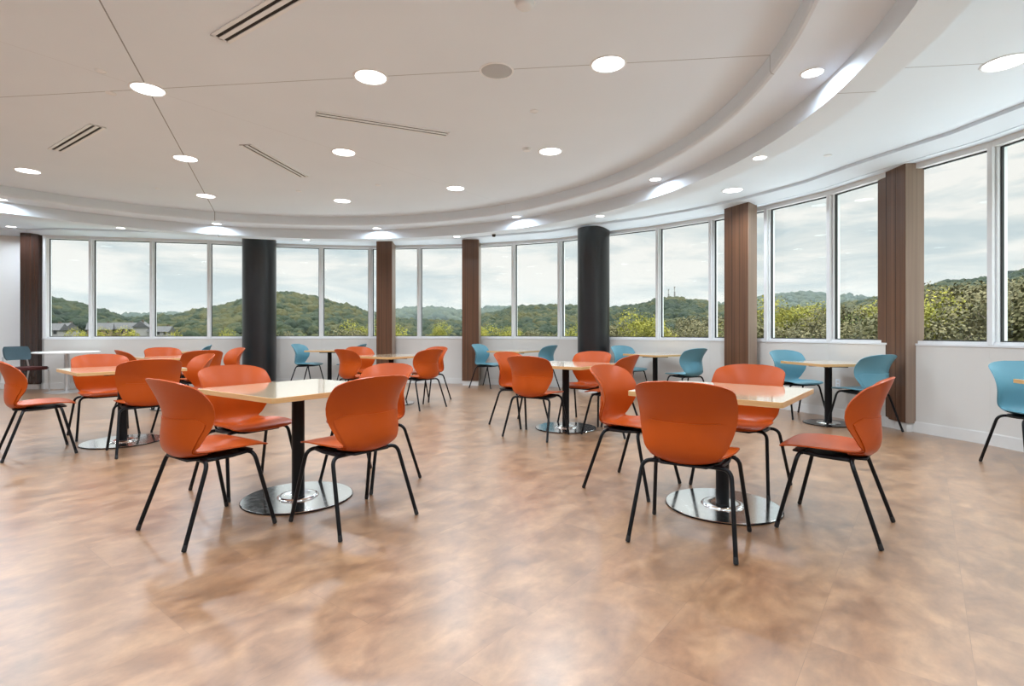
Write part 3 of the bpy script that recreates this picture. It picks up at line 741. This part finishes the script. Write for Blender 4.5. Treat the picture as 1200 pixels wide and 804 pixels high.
M['farforest'] = leafmat('far_forest', [(.3, (.014, .028, .024)), (.6, (.028, .046, .034)), (.8, (.045, .06, .035))], .004, .4)
M['grass'] = mat('meadow_grass', (.10, .14, .04), .9, noise_amt=.4, nscale=.03)
M['leafg'] = leafmat('green_leaves', [(.35, (.04, .06, .024)), (.6, (.085, .11, .038)), (.8, (.15, .17, .055))], .5)
M['leafy'] = leafmat('yellow_green_leaves', [(.35, (.11, .12, .025)), (.6, (.21, .21, .04)), (.8, (.34, .31, .06))], .5)
M['leafb'] = leafmat('budding_brown_leaves', [(.35, (.06, .06, .035)), (.6, (.11, .105, .055)), (.8, (.17, .15, .08))], .5)
M['bark'] = mat('bark', (.09, .07, .05), .9, noise_amt=.3, nscale=12)

def hill(name, T, r0, rc, r1, z0, z1, mtl, canopy, n_az=260, n_r=26, xs=(-700, 2300)):
    bm = bmesh.new(); G = []
    a0 = math.atan2(F, xs[0]-600); a1 = math.atan2(F, xs[1]-600)
    for i in range(n_az+1):
        a = a0+(a1-a0)*i/n_az; x = 600+F/math.tan(a); row = []
        for k in range(n_r+1):
            r = r0+(r1-r0)*k/n_r; zc = crest_z(T, x, rc)-canopy
            if r < rc: t = (r-r0)/(rc-r0); t = t*t*(3-2*t); z = z0+(zc-z0)*t
            else: t = (r-rc)/(r1-rc); t = t*t*(3-2*t); z = zc+(z1-zc)*t
            nz = noise.noise(Vector((r*math.cos(a)/60, r*math.sin(a)/60, 3.1)))*.05*(r/10)*(1-abs(r-rc)/max(rc-r0, r1-rc)*.3)*(0 if r > rc*.97 else 1)*.5
            row.append(bm.verts.new((r*math.cos(a), r*math.sin(a), z+nz)))
        G.append(row)
    for i in range(n_az):
        for k in range(n_r): bm.faces.new((G[i][k], G[i][k+1], G[i+1][k+1], G[i+1][k]))
    bmesh.ops.recalc_face_normals(bm, faces=bm.faces)
    o = struct(name, bm, mtl, smooth=True)
    return o, G, a0, a1
def ground_z(G, r0, r1, a0, a1, r, a):
    n_az = len(G)-1; n_r = len(G[0])-1
    u = min(max((a-a0)/(a1-a0), 0), .9999)*n_az; v = min(max((r-r0)/(r1-r0), 0), .9999)*n_r
    i, k = int(u), int(v); fu, fv = u-i, v-k
    z = lambda i, k: G[i][k][2]
    return (z(i, k)*(1-fu)+z(i+1, k)*fu)*(1-fv)+(z(i, k+1)*(1-fu)+z(i+1, k+1)*fu)*fv
def hill_with_forest(name, fname, T, r0, rc, r1, z0, z1, mtl, fm, canopy, cr, count, label, rmin, seed, xs=(-350, 1700), sub=2):
    o, G, a0, a1 = hill(name, T, r0, rc, r1, z0, z1, mtl, canopy)
    me = o.data; n_r = 26; n_az = 260
    co = [v.co.copy() for v in me.vertices]; GG = [[co[i*(n_r+1)+k] for k in range(n_r+1)] for i in range(n_az+1)]
    rnd = random.Random(seed)
    bmi = bmesh.new(); bmesh.ops.create_icosphere(bmi, subdivisions=sub, radius=1); iv = [v.co.copy() for v in bmi.verts]; bmi.verts.index_update(); jf = [[v.index for v in f.verts] for f in bmi.faces]; bmi.free()
    V = []; Fc = []
    aa0 = math.atan2(F, xs[0]-600); aa1 = math.atan2(F, xs[1]-600)
    for _ in range(count):
        a = aa0+(aa1-aa0)*rnd.random(); r = rmin+(rc*1.06-rmin)*math.sqrt(rnd.random())
        xp = 600+F/math.tan(a)
        if r < 222 and 35 < xp < 215: continue
        zg = ground_z(GG, r0, r1, a0, a1, r, a); s = cr*(.6+.7*rnd.random()); h = s*(.8+.35*rnd.random())
        b = len(V); ph = rnd.random()*6.28; sn, cs = math.sin(ph), math.cos(ph)
        for p in iv:
            k = 1+.35*noise.noise(p*1.9+Vector((r, a*100, 0)))
            q = p*k; V.append((r*math.cos(a)+(q.x*cs-q.y*sn)*s, r*math.sin(a)+(q.x*sn+q.y*cs)*s, zg+h*.35+q.z*h))
        Fc += [[i+b for i in f] for f in jf]
    m = bpy.data.meshes.new(fname); m.from_pydata(V, [], Fc); m.polygons.foreach_set('use_smooth', [True]*len(m.polygons)); m.materials.append(fm)
    fo = bpy.data.objects.new(fname, m); COL.objects.link(fo); tag(fo, label, 'forest', kind='stuff')
    return GG, a0, a1
HG, ha0, ha1 = hill_with_forest('hill_middle', 'hillside_forest', SKYL, 120, 330, 600, -7, -10, M['forest'], M['forest'], 3.5, 2.5, 24000, 'dense green and budding forest covering the nearer hills', 150, 3)
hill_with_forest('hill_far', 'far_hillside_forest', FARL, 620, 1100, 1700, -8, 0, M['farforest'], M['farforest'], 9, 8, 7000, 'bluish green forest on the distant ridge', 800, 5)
# ground around the building
bm = bmesh.new(); lathe(bm, [(13.0, -7.2), (60, -7.4), (122, -7.0), (1800, -14)], 96); struct('ground', bm, M['grass'])

def make_tree(name, leaf, h, seed, sparse=1.0):
    rnd = random.Random(seed); root = empty(name, (0, 0, 0))
    bm = bmesh.new(); tube(bm, [(0, 0, -.3), (.05, .02, h*.4), (.1, .05, h*.8)], [.22, .16, .05], 8)
    for k in range(9):
        a = rnd.random()*6.28; z = h*(.25+.05*k); l = h*.26
        tube(bm, [(0, 0, z), (math.cos(a)*l*.5, math.sin(a)*l*.5, z+l*.5), (math.cos(a)*l, math.sin(a)*l, z+l*.9)], [.09, .05, .02], 5)
    obj('trunk', bm, M['bark'], root, True)
    blobs = []
    for k in range(16):
        a = rnd.random()*6.28; q = rnd.random()**.6; z = h*(.32+.62*rnd.random()); w = h*.30*math.sqrt(max(.12, 1-((z/h-.58)/.45)**2))
        blobs.append((Vector((math.cos(a)*w*q, math.sin(a)*w*q, z)), h*(.10+.07*rnd.random())))
    V = []; Fc = []
    for c, r in blobs:
        for _ in range(int(620*sparse)):
            u = Vector((rnd.gauss(0, 1), rnd.gauss(0, 1), rnd.gauss(0, 1))).normalized(); p = c+u*r*(.65+.45*rnd.random())
            n = (u+Vector((rnd.gauss(0, .5), rnd.gauss(0, .5), rnd.gauss(0, .5)))).normalized(); t = n.orthogonal().normalized(); b = n.cross(t); s = .095*(.6+.8*rnd.random())
            i = len(V); V += [p+t*s, p+b*s*.7, p-t*s, p-b*s*.7]; Fc.append((i, i+1, i+2, i+3))
    me = bpy.data.meshes.new('crown'); me.from_pydata(V, [], Fc); me.materials.append(leaf); o = bpy.data.objects.new('crown', me); COL.objects.link(o); o.parent = root
    return root
TV = {'g': make_tree('green_tree', M['leafg'], 10, 11), 'y': make_tree('yellow_green_tree', M['leafy'], 10, 12), 'b': make_tree('budding_tree', M['leafb'], 10, 13, .8)}
tused = set(); index_kids(); trnd = random.Random(21)
def tree(kind, x, r, ytop, label, group):
    zt = CH+(HZ-ytop)/F*r*F/math.hypot(F, x-600); p = pol(x, r); zg = -7.3; s = (zt-zg)/9.6
    o = TV[kind] if kind not in tused else copy_tree(TV[kind]); tused.add(kind)
    o.location = (p.x, p.y, zg); o.scale = (s*trnd.uniform(.85, 1.2),)*2+(s,); o.rotation_euler = (0, 0, trnd.random()*6.28); tag(o, label, 'tree', group)
def sector(x): return 'far left windows' if x < 290 else 'centre-left windows' if x < 560 else 'middle windows' if x < 715 else 'windows right of the right black column' if x < 870 else 'right-hand windows' if x < 1060 else 'rightmost windows'
KN = {'g': 'green leafy tree', 'y': 'bright yellow-green spring tree', 'b': 'brownish budding tree'}
def tline(x0, x1, n, r0, r1, y0, y1, kinds):
    for i in range(n):
        x = x0+(x1-x0)*(i+.5)/n+trnd.uniform(-.3, .3)*(x1-x0)/n; k = trnd.choice(kinds); t = i/max(1, n-1)
        w = sector(x); rr_ = trnd.uniform(r0, r1); dist = 'nearer' if (r0+r1)/2 < 66 else 'farther'
        yt = y0+(y1-y0)*t+trnd.uniform(-3, 3); tree(k, x, rr_, yt, dist+' '+KN[k]+' seen beyond the '+w, dist+' '+KN[k]+'s beyond the '+w)
tree('y', 1084, 46, 362, 'single bright yellow tree against the nearest wood column', 'yellow trees')
tree('y', 925, 62, 362, 'yellow-green tree in the window right of the second wood column', 'yellow trees')
tline(1090, 1330, 9, 40, 60, 345, 335, 'bbbg'); tline(1080, 1300, 9, 62, 85, 343, 328, 'bbg')
tline(890, 1075, 8, 55, 80, 368, 356, 'bgbby'); tline(890, 1075, 8, 36, 48, 388, 380, 'bgb')
tline(715, 880, 8, 55, 90, 380, 372, 'bgby'); tline(715, 880, 7, 45, 60, 390, 386, 'byg')
tline(330, 690, 22, 70, 120, 387, 386, 'ggyg'); tline(330, 690, 16, 55, 70, 392, 391, 'yggb')
tline(30, 330, 16, 80, 115, 394, 392, 'ggy')
# houses on the slope at left
def house(x, r, az, w, l, h, wallc, roofc, label):
    p = pol(x, r); a = math.atan2(p.y, p.x); zg = ground_z(HG, 120, 600, ha0, ha1, r, a)
    z = CH+(HZ-393.5)/F*r*F/math.hypot(F, x-600)
    root = empty('house', (p.x, p.y, z), az, label, 'house', 'houses on the hillside at left')
    bm = bmesh.new(); box(bm, (0, 0, (h-6)/2), (l, w, h+6)); obj('walls', bm, wallc, root)
    bm = bmesh.new(); e = .4; rh = w*.42
    A = [bm.verts.new(v) for v in ((-l/2-e, -w/2-e, h-.3), (l/2+e, -w/2-e, h-.3), (l/2+e, w/2+e, h-.3), (-l/2-e, w/2+e, h-.3), (-l/2-e, 0, h+rh), (l/2+e, 0, h+rh))]
    for f in ((0, 1, 5, 4), (2, 3, 4, 5), (0, 4, 3), (1, 2, 5), (0, 3, 2, 1)): bm.faces.new([A[i] for i in f])
    bmesh.ops.recalc_face_normals(bm, faces=bm.faces); obj('roof', bm, roofc, root)
    for k in range(3):
        bm = bmesh.new(); box(bm, (-l/3+l/3*k, -w/2-.04, h*.55), (.8, .1, 1.0)); obj('window', bm, M['gasket'], root)
    bm = bmesh.new(); box(bm, (l*.3, w*.1, h+rh*.8), (.6, .6, 1.6)); obj('chimney', bm, M['bark'], root)
M['hw'] = mat('house_siding', (.30, .29, .28), .8, noise_amt=.1); M['hb'] = mat('house_brick', (.20, .13, .10), .8, noise_amt=.2, nscale=2)
M['roof'] = mat('slate_roof', (.075, .075, .08), .8, noise_amt=.2, nscale=2)
for i, (x, r, az, w, l, h, c, lb) in enumerate([(62, 196, .2, 4, 5, 1.8, 'hw', 'small pale house with grey roof, leftmost beyond the corner window'), (78, 200, -.4, 4, 4.5, 2.0, 'hw', 'small pale house just right of the leftmost one'),
        (118, 212, .5, 4.5, 6, 2.2, 'hb', 'brick house with a dark roof right of the first mullion'), (146, 214, .3, 4.5, 6, 2.4, 'hb', 'brick house with dark gabled roof below the hill dip'),
        (167, 208, -1.2, 4, 4.5, 3.0, 'hw', 'tall pale gabled house left of the second mullion'), (189, 205, .1, 3.5, 6, 1.6, 'hw', 'low pale house right of the second mullion')]):
    house(x, r, az, w, l, h, M[c], M['roof'], lb)
# two lattice masts on the hill at right
for k, (x, yt) in enumerate([(783.5, 339), (790.5, 336)]):
    r = 345; p = pol(x, r); c = F/math.hypot(F, x-600); zt = CH+(HZ-yt)/F*r*c; zb = CH+(HZ-356)/F*r*c
    root = empty('radio_mast', (p.x, p.y, zb), 0, ['thin lattice mast on the wooded hilltop, the left one of the pair', 'thin lattice mast on the wooded hilltop, the right and taller one'][k], 'mast', 'masts on the hill')
    bm = bmesh.new(); h = zt-zb
    for j in range(3):
        a = j*2.094; tube(bm, [(math.cos(a)*.5, math.sin(a)*.5, -3), (math.cos(a)*.3, math.sin(a)*.3, h)], .12, 5)
    for q in range(10):
        z = h*q/10; tube(bm, [(.5, 0, z), (-.25, .43, z+h/20), (-.25, -.43, z+h/10), (.5, 0, z+h/10)], .07, 4)
    obj('lattice', bm, M['bark'], root)
    bm = bmesh.new(); box(bm, (0, 0, h*.8), (1.6, .5, 2.2)); obj('antenna_panel', bm, M['alu'], root)

# thin haze over the valley between the building and the hills
bm = bmesh.new(); A = [bm.verts.new((1500*math.cos(2*math.pi*i/48), 1500*math.sin(2*math.pi*i/48), z)) for z in (-30, 90) for i in range(48)]
for z0 in (0,):
    B = [bm.verts.new((125*math.cos(2*math.pi*i/48), 125*math.sin(2*math.pi*i/48), z)) for z in (-30, 90) for i in range(48)]
for i in range(48):
    j = (i+1) % 48
    bm.faces.new((A[i], A[j], A[48+j], A[48+i])); bm.faces.new((B[i], B[j], B[48+j], B[48+i])); bm.faces.new((A[48+i], A[48+j], B[48+j], B[48+i])); bm.faces.new((A[i], A[j], B[j], B[i]))
bmesh.ops.recalc_face_normals(bm, faces=bm.faces)
hm = bpy.data.materials.new('valley_haze'); hm.use_nodes = True; t = hm.node_tree; t.nodes.clear()
vo = N(t, 'ShaderNodeVolumeScatter'); vo.inputs['Color'].default_value = (.80, .93, 1, 1); vo.inputs['Density'].default_value = HAZE; vo.inputs['Anisotropy'].default_value = .2
oo = N(t, 'ShaderNodeOutputMaterial'); t.links.new(vo.outputs[0], oo.inputs['Volume'])
hz = obj('valley_haze', bm, hm); tag(hz, 'thin bluish haze hanging over the valley before the hills', 'haze', kind='stuff')
